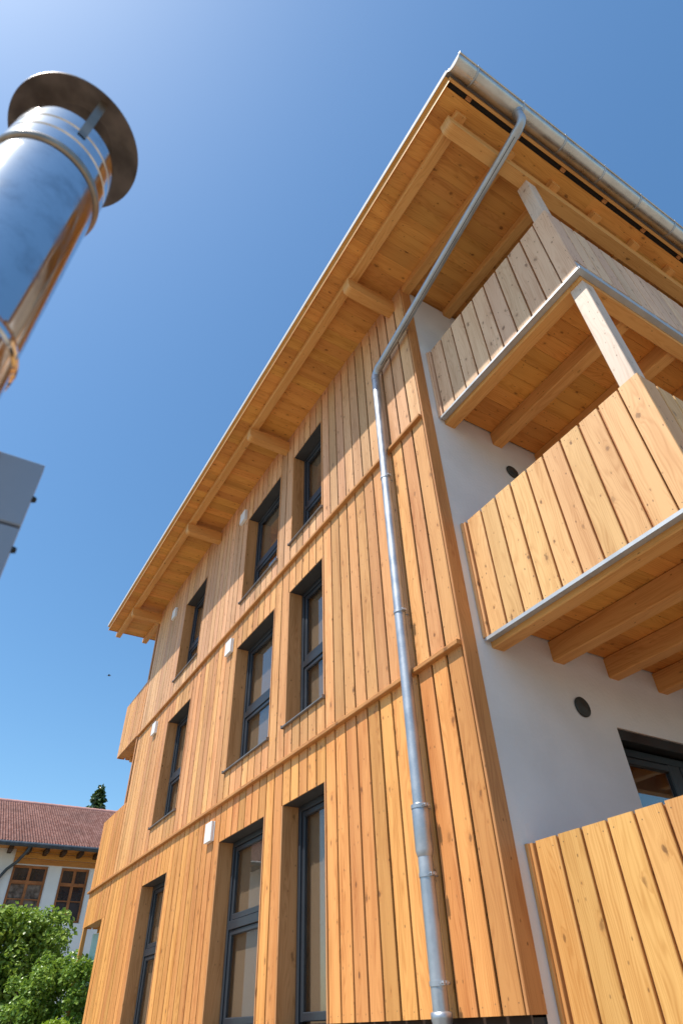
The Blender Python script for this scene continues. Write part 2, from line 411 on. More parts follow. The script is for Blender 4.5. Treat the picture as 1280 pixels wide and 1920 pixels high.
# ---- glazed door on the balcony side
def yrect(mb, y0, y1, z0, z1, w, x0, x1, ch=.006):
    mb.box(x0, x1, y0, y0 + w, z0, z1, 2, ch); mb.box(x0, x1, y1 - w, y1, z0, z1, 2, ch)
    mb.box(x0, x1, y0 + w, y1 - w, z1 - w, z1, 1, ch); mb.box(x0, x1, y0 + w, y1 - w, z0, z0 + w, 1, ch)
dy0, dy1, dz0, dz1 = DOOR
mb = MB(); yrect(mb, dy0 + .002, dy1 - .002, dz0, dz1 - .11, .075, -.21, -.15); mb.box(-.21, -.15, 2.55, 2.67, dz0 + .075, dz1 - .185, 2, .006)
DR = bp(mb, 'glazed_door', M['door_frame'])
mb = MB(); mb.box(-.205, -.03, dy0 + .002, dy1 - .002, dz1 - .1, dz1 - .004, 1, .004); bp(mb, 'blind_box', M['door_frame'], DR)
for a, b in ((dy0 + .08, 2.545), (2.675, dy1 - .08)):
    s = MB(); yrect(s, a, b, dz0 + .08, dz1 - .19, .07, -.195, -.14, .01); bp(s, 'sash', M['door_frame'], DR)
    p = MB(); p.box(-.172, -.167, a + .06, b - .06, dz0 + .14, dz1 - .25); bp(p, 'pane', M['door_glass'], DR)
mb = MB(); mb.box(-.9, -.24, dy0 - .3, dy1 + .3, dz0, dz1 + .1); bp(mb, 'dark_room', M['dark'], DR)

# ------------------------------------------------------------------ roof
HS, HR, HP = 8.17, 8.04, 7.815            # soffit, rafter underside, purlin underside (above x = 0)
RX0, RX1, RY0, RY1 = -13.05, 2.31, -.994, 10.
mb = MB(); x = RX0
while x < RX1 - .01:
    b = min(x + .205, RX1); ys = [RY0 + .002]
    while ys[-1] < RY1: ys.append(min(RY1, ys[-1] + random.uniform(2.2, 4.2)))
    for p, q in zip(ys, ys[1:]): mb.beam((x + .0005, p, HS), (b - .0005, q - .0005, HS + .022), 1, .0012, roofz)
    x = b
RF = bp(mb, 'roof', M['soffit'])
mb = MB(); mb.box(RX0, 2.45, -1.035, RY1 + .02, HS + .10, HS + .13, 0, 0, roofz); bp(mb, 'roof_sheet', M['roof_metal'], RF)
mb = MB(); mb.beam((RX0 - .02, RY0 - .006, HS - .03), (RX1 + .06, RY0 + .0015, HS + .086), 0, .001, roofz); mb.beam((RX0 - .02, -1.034, HS + .087), (RX1 + .06, -.9, HS + .0995), 0, .001, roofz); bp(mb, 'verge_board', M['beam'], RF)
mb = MB(); mb.box(RX0 - .03, 2.41, -1.043, -1.0365, HS + .083, HS + .172, 0, 0, roofz); mb.box(RX0 - .03, 2.41, -1.036, -.9, HS + .132, HS + .138, 0, 0, roofz)
bp(mb, 'verge_flashing', M['verge'], RF)
mb = MB(); mb.box(2.312, 2.366, RY0 + .03, RY1, HS + .03, HS + .036, 1, 0, roofz); bp(mb, 'insect_mesh', M['mesh'], RF)
mb = MB(); mb.beam((2.368, RY0 + .002, HS - .012), (2.398, RY1, HS + .085), 1, .003, roofz); bp(mb, 'eaves_board', M['beam'], RF)
mb = MB(); mb.beam((RX0 - .03, RY0, HS - .01), (RX0 - .004, RY1, HS + .085), 1, .003, roofz); bp(mb, 'eaves_board', M['return'], RF)
for k in range(12):
    y = -.75 + .76 * k
    mb = MB(); mb.beam((-13.16, y, HR), (2.19, y + .13, HS - .001), 0, .006, roofz); bp(mb, 'rafter', M['beam'], RF)
    mb = MB(); mb.box(2.318, 2.362, y + .03, y + .10, HS + .005, HS + .029, 1, 0, roofz); bp(mb, 'batten_block', M['return'], RF)
def purlin(xa, xb, y0, y1, name='purlin'):
    """rounded nose at the front end"""
    z0, z1 = HP - SL * (xa + xb) / 2, HR - .001 - SL * (xa + xb) / 2
    mb = MB(); pr = []
    r = .075
    pr += [(y1, z0), (y1, z1), (y0, z1 - 0), (y0, z0 + r)]
    for k in range(1, 7):
        a = k / 6 * math.pi / 2; pr.append((y0 + r * (1 - math.cos(a)), z0 + r - r * math.sin(a)))
    ou, ov = random.random() * 9, random.random() * 9; n = len(pr); c = .008
    vs = [(xa, p[0], p[1]) for p in pr] + [(xb, p[0], p[1]) for p in pr]
    fs = [tuple(range(n)), tuple(range(2 * n - 1, n - 1, -1))]
    us = [[(p[0] + ou, p[1] + ov) for p in pr], [(p[0] + ou, p[1] + ov + .3) for p in pr[::-1]]]
    for i in range(n):
        j = (i + 1) % n; fs.append((i, n + i, n + j, j))
        us.append([(pr[i][0] + ou, ov), (pr[i][0] + ou, ov + .15), (pr[j][0] + ou, ov + .15), (pr[j][0] + ou, ov)])
    mb.idx(vs, fs, us); return bp(mb, name, M['beam'], RF)
for xa, xb, y1 in ((1.966, 2.116, 9.5), (-.352, -.205, 0.), (-3.73, -3.58, 0.), (-7.02, -6.87, 0.), (-11.33, -11.18, 9.), (-13.0, -12.85, 9.)):
    if xa > -12: purlin(xa, xb, -.775 if xa < 1 else -.83, y1)

# ---- gutter with brackets
GC, GR, GZ0 = 2.52, .10, 8.15
mb = MB(); n = 14; y0, y1 = -1.035, 10.
for (ra, fl) in ((GR, 0), (GR - .004, 1)):
    vs = []; fs = []; us = []
    for y in (y0, y1):
        for k in range(n + 1):
            a = math.pi + math.pi * k / n; vs.append((GC + ra * math.cos(a), y, GZ0 + ra * math.sin(a)))
    for k in range(n):
        q = (k, k + 1, n + 2 + k, n + 1 + k); fs.append(q if not fl else q[::-1]); us.append([(0, 0)] * 4)
    mb.idx(vs, fs, us, True)
mb.tube([(GC + GR + .006, y0, GZ0 + .004), (GC + GR + .006, y1, GZ0 + .004)], .011, 10)
GT = bp(mb, 'gutter', M['gutter'])
mb = MB(); mb.face([(GC + GR * math.cos(math.pi + math.pi * k / n), y0 - .002, GZ0 + GR * math.sin(math.pi + math.pi * k / n)) for k in range(n + 1)], [(0, 0)] * (n + 1)); bp(mb, 'end_cap', M['verge'], GT)
k = 0
while k < 14:
    y = -.757 + .69 * k; k += 1
    mb = MB(); vs = []; fs = []; us = []
    for yy in (y - .013, y + .013):
        for ra in (GR + .001, GR + .006):
            for i in range(n + 1):
                a = math.pi + math.pi * i / n; vs.append((GC + ra * math.cos(a), yy, GZ0 + ra * math.sin(a)))
    m_ = n + 1
    for i in range(n):
        for q in ((m_ + i, m_ + i + 1, 3 * m_ + i + 1, 3 * m_ + i), (i, i + 1, m_ + i + 1, m_ + i), (2 * m_ + i, 3 * m_ + i, 3 * m_ + i + 1, 2 * m_ + i + 1)):
            fs.append(q); us.append([(0, 0)] * 4)
    mb.idx(vs, fs, us, True); mb.box(GC + GR - .004, GC + GR + .018, y - .012, y + .012, GZ0 + .014, GZ0 + .019)
    bp(mb, 'gutter_bracket', M['galv'], GT)

# ------------------------------------------------------------------ balconies on the right
BX, BY1 = 2.12, 9.
def balcony(z, mat, deck=True):
    """z = top of the parapet"""
    zb = z - 1.295
    D = MB()
    if deck:
        x = .0
        while x < 1.96:
            ys = [.34]
            while ys[-1] < BY1: ys.append(min(BY1, ys[-1] + random.uniform(2.5, 4.5)))
            for p, q in zip(ys, ys[1:]): D.beam((x + .001, p, zb + .19), (min(x + .2, 2.08) - .001, q, zb + .22), 1, .002)
            x += .2
        D.box(0., 2.08, .34, BY1, zb + .222, zb + .27, 1)
        BA = bp(D, 'balcony', M['soffit'])
        for y in (.333, 1.085, 1.84, 2.58, 3.32, 4.06, 4.80, 5.54, 6.28):
            first = y < .5
            b = MB(); b.beam((-.014, y, zb - (.065 if first else .02)), (1.95, y + .148, zb + .188), 0, .01); bp(b, 'beam', M['beam'], BA)
        b = MB(); b.beam((1.952, .334, zb - .07), (2.092, BY1, zb + .186), 1, .008); bp(b, 'edge_beam', M['beam'], BA)
        b = MB(); b.box(.0, 2.135, .256, .332, zb - .012, zb - .008, 0); b.box(.0, 2.135, .254, .257, zb - .024, zb + .006, 0); bp(b, 'flashing', M['sheet'], BA)
        b = MB(); b.box(2.1, 2.114, .29, BY1, zb + .02, zb + .30, 1); b.box(2.094, 2.15, .257, BY1, zb - .024, zb - .019, 1)
        b.box(2.146, 2.15, .257, BY1, zb - .019, zb + .006, 1); bp(b, 'flashing', M['sheet'], BA)
    else:
        D.box(0., 2.08, .34, BY1, zb - .1, zb - .02, 1); BA = bp(D, 'balcony', M['soffit'])
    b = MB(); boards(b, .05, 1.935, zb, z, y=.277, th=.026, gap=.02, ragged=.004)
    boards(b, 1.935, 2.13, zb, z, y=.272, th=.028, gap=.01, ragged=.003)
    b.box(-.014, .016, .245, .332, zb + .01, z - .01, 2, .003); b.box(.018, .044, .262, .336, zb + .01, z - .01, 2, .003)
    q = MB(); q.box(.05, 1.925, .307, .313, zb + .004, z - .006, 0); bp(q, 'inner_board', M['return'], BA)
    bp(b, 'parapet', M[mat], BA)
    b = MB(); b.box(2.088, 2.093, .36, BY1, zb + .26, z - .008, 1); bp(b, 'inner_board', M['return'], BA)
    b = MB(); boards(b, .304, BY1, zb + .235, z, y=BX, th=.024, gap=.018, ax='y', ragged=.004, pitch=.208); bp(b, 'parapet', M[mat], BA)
    return BA
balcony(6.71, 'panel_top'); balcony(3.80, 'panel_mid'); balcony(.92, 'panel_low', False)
for y in (.347, 4.3, 8.3):
    mb = MB(); mb.beam((1.93, y, GZ), (2.082, y + .155, 7.72), 2, .006); bp(mb, 'post', M['post'])

# ------------------------------------------------------------------ balconies at the far left end
def left_balcony(z0, z1, x0, mat):
    b = MB(); boards(b, x0, XL - .03, z0, z1, ragged=.003); PA = bp(b, 'balcony', M[mat])
    b = MB(); b.box(x0 + .02, XL - .05, .03, 5., z0 + .02, z0 + .06, 1); bp(b, 'deck', M['soffit'], PA)
    b = MB()
    boards(b, .0, 5., z0, z1, y=x0 - .002, ax='y'); bp(b, 'parapet', M[mat], PA)
    b = MB(); b.beam((x0 + .12, .3, z0 - .09), (x0 + .26, 5., z0 + .018), 1, .008); bp(b, 'edge_beam', M['beam'], PA)
    return PA
left_balcony(5.42, 6.77, -13.3, 'clad_mid'); left_balcony(1.76, 3.87, -13.2, 'clad_low')
mb = MB(); mb.beam((-13.13, .0, GZ), (-13.05, .08, 1.755), 2, .005); bp(mb, 'post', M['beam'])
mb = MB(); boards(mb, XL - .25, XL - .03, 0., 1.755); bp(mb, 'cladding', M['clad_low'])
def frosted():
    m, nt, b = newmat('frosted_glass'); T = NT(nt); b.inputs['Base Color'].default_value = (.72, .92, .90, 1); b.inputs['Roughness'].default_value = .3
    tr = T.n('ShaderNodeBsdfTranslucent'); tr.inputs[0].default_value = (.85, 1., .98, 1); mx = T.n('ShaderNodeMixShader'); mx.inputs[0].default_value = .8
    T.l(b.outputs[0], mx.inputs[1]); T.l(tr.outputs[0], mx.inputs[2]); T.l(mx.outputs[0], nt.nodes['Material Output'].inputs[0]); return m
mb = MB(); mb.box(-13.06, -13.045, .22, 1.6, -.2, 1.66); bp(mb, 'glass_screen', frosted())

# ------------------------------------------------------------------ downpipe
px, py, pr_ = -.70, -.10, .053
DP = empty('downpipe', (px, py, GZ)); tag(DP, 'long galvanised steel rain downpipe running from the gutter diagonally and then down the larch facade', 'downpipe')
def dp(mb, name, mat=None, parent=None): return local(mb, (px, py, GZ)).build(name, mat or M['galv'], parent or DP)
def arc(p0, p1, p2, r, n=8):
    a = (Vector(p0) - Vector(p1)).normalized(); b = (Vector(p2) - Vector(p1)).normalized()
    th = a.angle(b); t = r / math.tan(th / 2); A = Vector(p1) + a * t; Bq = Vector(p1) + b * t
    c = Vector(p1) + (a + b).normalized() * (r / math.sin(th / 2)); out = []
    for i in range(n + 1):
        q = A.lerp(Bq, i / n) - c; out.append(c + q.normalized() * r)
    return out
T0 = (2.52, py, 8.07); T1 = (2.52, py, 7.775); T2 = (-.655, py, 6.84); T3 = (px, py, 1.25)
T2 = (-.69, py, 6.83)
a1 = arc(T0, T1, T2, .14); a2 = arc(T1, T2, T3, .13)
mb = MB(); mb.tube([T0] + a1, pr_, 24); mb.tube([(2.52, py, 8.12), (2.52, py, 8.02)], .06, 24, radii=[.075, .057]); mb.tube([a1[-1] + (Vector(T2) - Vector(T1)).normalized() * q for q in (-.03, .07)], pr_ + .004, 24); dp(mb, 'outlet_bend')
mb = MB(); mb.tube([a1[-1], a2[0]], pr_, 28)
dd = (Vector(T2) - Vector(T1)).normalized(); nn = Vector((0, -1, 0)); mm = dd.cross(nn).normalized()
if mm.z > 0: mm = -mm
side = (nn * .25 + mm * .97).normalized()
dp(mb, 'sloping_pipe')
mb = MB(); mb.tube([a1[-1] + dd * .07 + side * (pr_ - .001), a2[0] + side * (pr_ - .001)], .0045, 8); dp(mb, 'pipe_seam', M['black'])
mb = MB(); mb.tube(a2, pr_ + .001, 24); mb.tube([a2[-1] + Vector((0, 0, q)) for q in (.02, -.06)], pr_ + .005, 24); mb.tube([a2[0] - dd * q for q in (.06, -.02)], pr_ + .005, 24); dp(mb, 'bend')
mb = MB(); mb.tube([a2[-1], (px, py, 3.9), (px, py, 1.3)], pr_, 28); dp(mb, 'upright_pipe')
mb = MB(); mb.tube([(px, py, z) for z in (1.30, 1.27, 1.25, .97, .93, .925)], .06, 28, radii=[pr_, pr_ + .012, pr_ + .014, pr_ + .014, pr_ + .004, pr_]); mb.box(px - .066, px - .058, py - .03, py - .024, 1.02, 1.2); dp(mb, 'cleanout_sleeve')
mb = MB(); mb.tube([(px, py, .94), (px, py, GZ)], pr_ + .002, 28); dp(mb, 'upright_pipe')
mb = MB(); mb.tube([(px, py, z) for z in (.035, .03, .0, -.02, -.3)], .07, 28, radii=[pr_ + .006, pr_ + .018, pr_ + .018, pr_ + .012, pr_ + .012]); dp(mb, 'standpipe_socket')
for z in (4.85, 3.04, 1.275, .81, .18):
    mb = MB(); r = pr_ + (.014 if z == 1.275 else .003)
    mb.tube([(px, py, z - .014), (px, py, z + .014)], r + .004, 28)
    mb.box(px + r - .002, px + r + .028, py - .02, py - .004, z - .012, z + .012); mb.box(px + r - .002, px + r + .028, py + .004, py + .02, z - .012, z + .012)
    mb.tube([(px + r + .014, py - .034, z), (px + r + .014, py + .034, z)], .006, 8)
    mb.tube([(px, py + r, z), (px, .005, z)], .006, 8)
    dp(mb, 'pipe_clamp')

# ------------------------------------------------------------------ vents on the facade and the white wall
VB = [(-5.655, 2.115, 'white square vent lowest on the larch facade, beside a ground floor window'),
      (-5.62, 4.98, 'white square vent below the upper ledge, left of the wide middle floor window'),
      (-5.55, 7.84, 'white square vent high in the eaves shade beside a top floor window'),
      (-9.77, 7.84, 'small white vent in the eaves shade near the far left corner'),
      (-9.80, 5.00, 'small white vent below the upper ledge at the far left end of the facade')]
for x, z, lab in VB:
    mb = MB(); mb.box(-.128, .128, -.012, -.002, -.125, .125, 2, .003); o = mb.build('wall_vent', M['vent'], None, (x, 0, z)); tag(o, lab, 'vent', 'white wall vents on the larch facade')
    mb = MB(); mb.box(-.12, .12, -.058, -.0125, -.125, .125, 2, .008); mb.build('cover', M['vent'], o)
for y, z, lab in ((1.30, 2.09, 'round black vent on the white wall left of the glazed door, under the middle balcony'),
                  (1.29, 5.01, 'round black vent on the white wall half hidden behind the middle balcony parapet')):
    mb = MB(); n = 36
    ring = [[(.0, .082), (.004, .092), (.016, .092), (.024, .078), (.02, .066), (.026, .05), (.028, .0)]][0]
    vs = []; fs = []; us = []
    for d, r in ring:
        for k in range(n):
            a = 2 * math.pi * k / n; vs.append((d, r * math.cos(a), r * math.sin(a)))
    for i in range(len(ring) - 1):
        for k in range(n):
            k2 = (k + 1) % n; fs.append((i * n + k, i * n + k2, (i + 1) * n + k2, (i + 1) * n + k)); us.append([(0, 0)] * 4)
    mb.idx(vs, fs, us, True); o = mb.build('round_vent', M['black'], None, (-.014, y, z)); tag(o, lab, 'vent', 'round vents on the white wall')

# ------------------------------------------------------------------ steel flue close to the camera
fx, fy = CAM.x - .934, CAM.y - .297; fz = CAM.z; RP = .131
def steel():
    m, nt, b = newmat('stainless_steel'); T = NT(nt); tc = T.n('ShaderNodeTexCoord')
    nz = T.n('ShaderNodeTexNoise'); T.l(tc.outputs['Object'], nz.inputs['Vector']); nz.inputs['Scale'].default_value = 9; nz.inputs['Detail'].default_value = 8; nz.inputs['Roughness'].default_value = .65
    n2 = T.n('ShaderNodeTexNoise'); T.l(tc.outputs['Object'], n2.inputs['Vector']); n2.inputs['Scale'].default_value = 2.2
    f = T.ramp(nz.outputs[0], .42, .75)
    T.l(T.mix(f, (.70, .70, .70), (.40, .42, .44)), b.inputs['Base Color']); b.inputs['Metallic'].default_value = 1
    T.l(T.math('MULTIPLY_ADD', f, .18, .08), b.inputs['Roughness'])
    bpn = T.n('ShaderNodeBump'); bpn.inputs['Strength'].default_value = .10; bpn.inputs['Distance'].default_value = .02; T.l(n2.outputs[0], bpn.inputs['Height']); T.l(bpn.outputs[0], b.inputs['Normal'])
    return m
M['steel'] = steel()
M['tarnish'] = plain('tarnished_steel', (.20, .155, .13), .5, metal=.6, var=.3, scale=14)
M['band'] = plain('dull_band', (.34, .28, .22), .35, metal=.8, var=.2, scale=14)
FL = empty('steel_flue', (fx, fy, GZ)); tag(FL, 'shiny stainless steel flue pipe with round rain cap, rising at the left against the sky', 'flue')
def fp(mb, name, mat, parent=None): return local(mb, (fx, fy, GZ)).build(name, mat, parent or FL)
def bead(z, h=.012, a=.008): return [(RP, z - h), (RP + a * .8, z - h * .5), (RP + a, z), (RP + a * .8, z + h * .5), (RP, z + h)]
mb = MB(); prof = [(RP, GZ)] + bead(fz + .55) + [(RP + .003, fz + .565), (RP + .003, fz + .985), (RP + .008, fz + .99), (RP + .010, fz + 1.0), (RP + .008, fz + 1.01), (RP + .001, fz + 1.015)]
prof += [(RP, fz + 1.03), (RP, fz + 1.655)]; mb.lathe(prof, fx, fy, 96); fp(mb, 'pipe', M['steel'])
mb = MB(); prof = [(RP, fz + 1.664), (RP + .006, fz + 1.668), (RP + .009, fz + 1.677), (RP + .006, fz + 1.688), (RP + .003, fz + 1.697)]; mb.lathe(prof, fx, fy, 96); fp(mb, 'lock_band', M['band'])
mb = MB(); prof = [(RP + .004, fz + 1.690), (RP + .005, fz + 1.745), (RP - .003, fz + 1.747), (RP - .003, fz + 1.753), (RP + .005, fz + 1.757), (RP + .004, fz + 1.808), (RP - .004, fz + 1.810), (RP - .004, fz + 1.816), (RP + .004, fz + 1.820), (RP + .004, fz + 1.88), (RP + .001, fz + 1.885), (RP - .004, fz + 1.885), (RP - .004, fz + 1.7)]
mb.lathe(prof, fx, fy, 96); fp(mb, 'collar', M['steel'])
mb = MB(); prof = [(.0, fz + 2.045), (.10, fz + 2.028), (.176, fz + 2.0), (.180, fz + 1.998), (.180, fz + 2.004), (.10, fz + 2.036), (.0, fz + 2.055)]; mb.lathe(prof, fx, fy, 96); fp(mb, 'rain_cap', M['tarnish'])
for k in range(3):
    a = R(18 + 120 * k); e = Vector((math.cos(a), math.sin(a), 0)); t = Vector((-math.sin(a), math.cos(a), 0)); mb = MB()
    pts = [(RP + .004, 1.79), (RP + .004, 1.89), (RP + .022, 2.006)]
    for (ra, za), (rb, zb) in zip(pts, pts[1:]):
        A = Vector((fx, fy, fz + za)) + e * ra; Bv = Vector((fx, fy, fz + zb)) + e * rb
        for o1 in (0, .003):
            q = [A - t * .011 + e * o1, A + t * .011 + e * o1, Bv + t * .011 + e * o1, Bv - t * .011 + e * o1]
            mb.face(q if o1 else q[::-1], [(0, 0)] * 4)
    fp(mb, 'cap_bracket', M['band'])
mb = MB(); mb.lathe([(.0, GZ + .03), (RP + .08, GZ + .03), (RP + .08, GZ)], fx, fy, 48); fp(mb, 'base_plate', M['steel'])

# grey sheet metal cabinet further left
cx1 = CAM.x - 1.4; cy1 = CAM.y - .072; ct = CAM.z + 1.187
CB = empty('metal_cabinet', (cx1 - .4, cy1 - .8, GZ)); tag(CB, 'blue grey sheet metal cabinet with screwed panels at the left edge below the flue', 'cabinet')
M['cab'] = plain('grey_sheet', (.30, .345, .42), .42, metal=.15, var=.04, scale=3)
def cp(mb, name, mat): return local(mb, tuple(CB.location)).build(name, mat, CB)
for a, b in ((GZ, CAM.z + .30), (CAM.z + .304, CAM.z + .966), (CAM.z + .974, ct)):
    mb = MB(); mb.box(cx1 - .03, cx1, cy1 - 1.5, cy1, a, b, 1, .003); cp(mb, 'panel', M['cab'])
mb = MB(); mb.box(cx1 - .79, cx1 - .031, cy1 - 1.49, cy1 - .06, GZ, ct - .03); cp(mb, 'core', M['black'])
for z in (1.075, .91, .7, .5):
    mb = MB(); mb.tube([(cx1 - .016, cy1, CAM.z + z), (cx1 - .016, cy1 + .007, CAM.z + z)], .009, 10); mb.tube([(cx1 - .016, cy1 + .007, CAM.z + z), (cx1 - .016, cy1 + .011, CAM.z + z)], .007, 10); cp(mb, 'screw', M['black'])
mb = MB(); mb.tube([(cx1, cy1 - .118, ct - .015), (cx1 + .008, cy1 - .118, ct - .015)], .008, 12); cp(mb, 'screw', M['steel'])

# ------------------------------------------------------------------ neighbouring house
HX, HW = -21.6, -22.4
H = empty('neighbour_house', (-27, 0, GZ)); tag(H, 'white house with red tiled roof and brown wooden windows behind the green bushes', 'house')
def hp(mb, name, mat, parent=None): return local(mb, tuple(H.location)).build(name, mat, parent or H)
M['hwall'] = plain('house_render', (.86, .86, .84), .9, var=.04, scale=1.5)
M['hwood'] = plain('brown_window_wood', (.36, .135, .045), .45, var=.2, scale=5)
M['hboard'] = wood('house_boarding', (.66, .31, .075), (.50, .20, .045), var=.25, knots=.2)
M['hdark'] = plain('dark_glass', (.03, .03, .035), .08, var=.4, scale=2, spec=.9)
M['hmetal'] = plain('dark_blue_metal', (.07, .085, .10), .45, metal=.4)
M['hbeam'] = plain('dark_timber', (.06, .03, .015), .7)
M['hcurt'] = plain('curtained_glass', (.17, .14, .12), .12, var=.6, scale=7, spec=.8)
M['curtain'] = plain('net_curtain', (.42, .38, .34), .9, var=.35, scale=9)
hw = [(-.86, .27, 2.9, 4.50), (.71, 1.66, 2.9, 4.50), (2.4, 3.5, 2.9, 4.5), (-4.2, -3.1, 2.9, 4.5), (-6, -4.9, 2.9, 4.5)]
mb = MB(); mb.sheet([-9, 9], [GZ, 5.2], hw, lambda u, v, d: (HW - d, u, v), .14)
mb.face([(HW, 9, GZ), (HW - 10.4, 9, GZ), (HW - 10.4, 9, 5.2), (HW, 9, 5.2)], [(0, 0)] * 4); mb.face([(HW - 10.4, -9, GZ), (HW, -9, GZ), (HW, -9, 5.2), (HW - 10.4, -9, 5.2)], [(0, 0)] * 4)
hp(mb, 'wall', M['hwall'])
mb = MB()
for k in range(3): mb.beam((HW + .003, -.9, 4.53 + .18 * k), (HW + .03, 4.4, 4.703 + .18 * k), 1, .012)
hp(mb, 'boarding', M['hboard'])
for y0, y1, z0, z1 in hw:
    mb = MB(); x0, x1 = HW - .12, HW - .05
    yrect(mb, y0 + .01, y1 - .01, z0, z1 - .01, .07, x0, x1); zt = z1 - .5
    mb.box(x0, x1 + .01, y0 + .08, y1 - .08, zt - .05, zt + .05, 1, .005); ym = (y0 + y1) / 2; mb.box(x0, x1 + .005, ym - .045, ym + .045, z0 + .07, zt - .05, 2, .004); mb.box(x0, x1 + .005, ym - .045, ym + .045, zt + .05, z1 - .08, 2, .004)
    for a, b in ((y0 + .08, ym - .045), (ym + .045, y1 - .08)): mb.box(x0 + .02, x1 - .01, a, b, zt - .5, zt - .47, 1)
    WN = hp(mb, 'window', M['hwood'])
    for a, b in ((y0 + .075, ym - .04), (ym + .04, y1 - .075)):
        for c, d in ((z0 + .07, zt - .05), (zt + .05, z1 - .08)):
            mb = MB(); mb.box(x0 + .012, x0 + .018, a, b, c, d); hp(mb, 'pane', M['hcurt'] if y0 < 0 and c < z0 + .1 else M['hdark'], WN)
    mb = MB(); yrect(mb, y0 - .025, y1 + .025, z0 - .03, z1 + .025, .026, HW + .001, HW + .012, .002); hp(mb, 'trim', M['vent'], WN)
# tiled roof, two slopes
tp = math.atan2(7.56 - 5.0, 5.5); hy0, hy1 = -9.8, 9.8; L = 5.55 / math.cos(tp)
def tiles(sgn):
    mb = MB(); (cols_, rows_) = (220, 36) if sgn > 0 else (60, 18); per = 4; vs = []; fs = []; us = []
    nu = cols_ * per
    for r in range(rows_):
        for e in (0, 1):
            s_ = L * (r + e * 1.06) / rows_; lift = .05 * (1 - e) + .0
            for k in range(nu + 1):
                y = hy0 + (hy1 - hy0) * k / nu; wv = .013 * math.cos(2 * math.pi * k / per) + .004 * math.sin(r * 12.9 + (k // per) * 78.2)
                hgt = lift + wv + .02; X = HX - s_ * math.cos(tp); Z = 4.98 + s_ * math.sin(tp)
                X += hgt * math.sin(tp); Z += hgt * math.cos(tp)
                if sgn < 0: X = 2 * (HX - 5.55) - X
                vs.append((X, y, Z))
    m_ = nu + 1
    for r in range(rows_):
        for k in range(nu):
            a = 2 * r * m_ + k; q = (a, a + 1, a + m_ + 1, a + m_); fs.append(q if sgn > 0 else q[::-1]); us.append([(k / per, r), (k / per + .16, r), (k / per + .16, r + 1), (k / per, r + 1)])
            if r:
                b = (2 * r - 1) * m_ + k; q = (b, b + 1, a + 1, a); fs.append(q if sgn > 0 else q[::-1]); us.append([(k / per, r)] * 4)
    mb.idx(vs, fs, us, True); return mb
def tile_mat():
    m, nt, b = newmat('red_roof_tile'); T = NT(nt); uv = T.n('ShaderNodeUVMap', uv_map='UVMap')
    fl = T.n('ShaderNodeVectorMath', operation='FLOOR'); T.l(uv.outputs[0], fl.inputs[0]); wn = T.n('ShaderNodeTexWhiteNoise', noise_dimensions='2D'); T.l(fl.outputs[0], wn.inputs['Vector'])
    tc = T.n('ShaderNodeTexCoord'); nz = T.n('ShaderNodeTexNoise'); T.l(tc.outputs['Object'], nz.inputs['Vector']); nz.inputs['Scale'].default_value = .9; nz.inputs['Detail'].default_value = 4
    c = T.mix(wn.outputs['Value'], (.34, .14, .105), (.56, .29, .235)); c = T.mix(T.ramp(nz.outputs[0], .4, .75, 0, .45), c, (.22, .12, .10)); T.l(c, b.inputs['Base Color']); b.inputs['Roughness'].default_value = .6
    return m
M['tile'] = tile_mat()
RT = hp(tiles(1), 'roof', M['tile']); hp(tiles(-1), 'roof_slope', M['tile'], RT)
mb = MB(); zr = 4.98 + L * math.sin(tp)
y = hy0
while y < hy1: mb.tube([(HX - 5.55, y, zr + .03), (HX - 5.55, y + .36, zr + .03)], .1, 12, radii=[.105, .095]); y += .35
hp(mb, 'ridge_tiles', M['tile'], RT)
mb = MB(); mb.box(HW - .2, HX - .05, hy0, hy1, 4.955, 4.975, 1); hp(mb, 'soffit', M['hboard'], RT)
for k in range(32):
    y = -8.9 + .57 * k + .3
    mb = MB(); mb.box(HW + .02, HX - .12, y, y + .13, 4.80, 4.953, 0, .01); hp(mb, 'rafter', M['hbeam'], RT)
mb = MB(); mb.tube([(HX + .03, hy0, 4.96), (HX + .03, hy1, 4.96)], .075, 14); GTH = hp(mb, 'gutter', M['hmetal'])
mb = MB(); mb.tube([(HX + .0, -.58, 4.92), (HX - .1, -.62, 4.8), (HW + .28, -.82, 4.52), (HW + .12, -1.05, 4.32), (HW + .09, -1.22, 4.05), (HW + .09, -1.25, 3.8), (HW + .09, -1.25, GZ)], .05, 14); hp(mb, 'downpipe', M['hmetal'], GTH)
for a, b in ((-9, -8.98), (8.98, 9)):
    mb = MB(); xm = HX - 5.55
    mb.face([(HW, a, 5.1), (HW - 10.4, a, 5.1), (xm, a, zr - .1)], [(0, 0)] * 3); hp(mb, 'gable', M['hwall'])

# ------------------------------------------------------------------ planting
def leaf_mat(name, a, b_, t=.35):
    m, nt, b = newmat(name); T = NT(nt); geo = T.n('ShaderNodeNewGeometry')
    r = geo.outputs['Random Per Island']; c = T.mix(r, a, b_)
    T.l(c, b.inputs['Base Color']); b.inputs['Roughness'].default_value = .34; b.inputs['Specular IOR Level'].default_value = .5
    tr = T.n('ShaderNodeBsdfTranslucent'); T.l(T.mix(.5, c, (.30, .42, .04)), tr.inputs[0])
    mx = T.n('ShaderNodeMixShader'); mx.inputs[0].default_value = t
    out = nt.nodes['Material Output']; T.l(b.outputs[0], mx.inputs[1]); T.l(tr.outputs[0], mx.inputs[2]); T.l(mx.outputs[0], out.inputs[0]); return m
def rnd_unit(rg):
    while True:
        v = Vector((rg.uniform(-1, 1), rg.uniform(-1, 1), rg.uniform(-1, 1)))
        if .05 < v.length <= 1: return v.normalized()
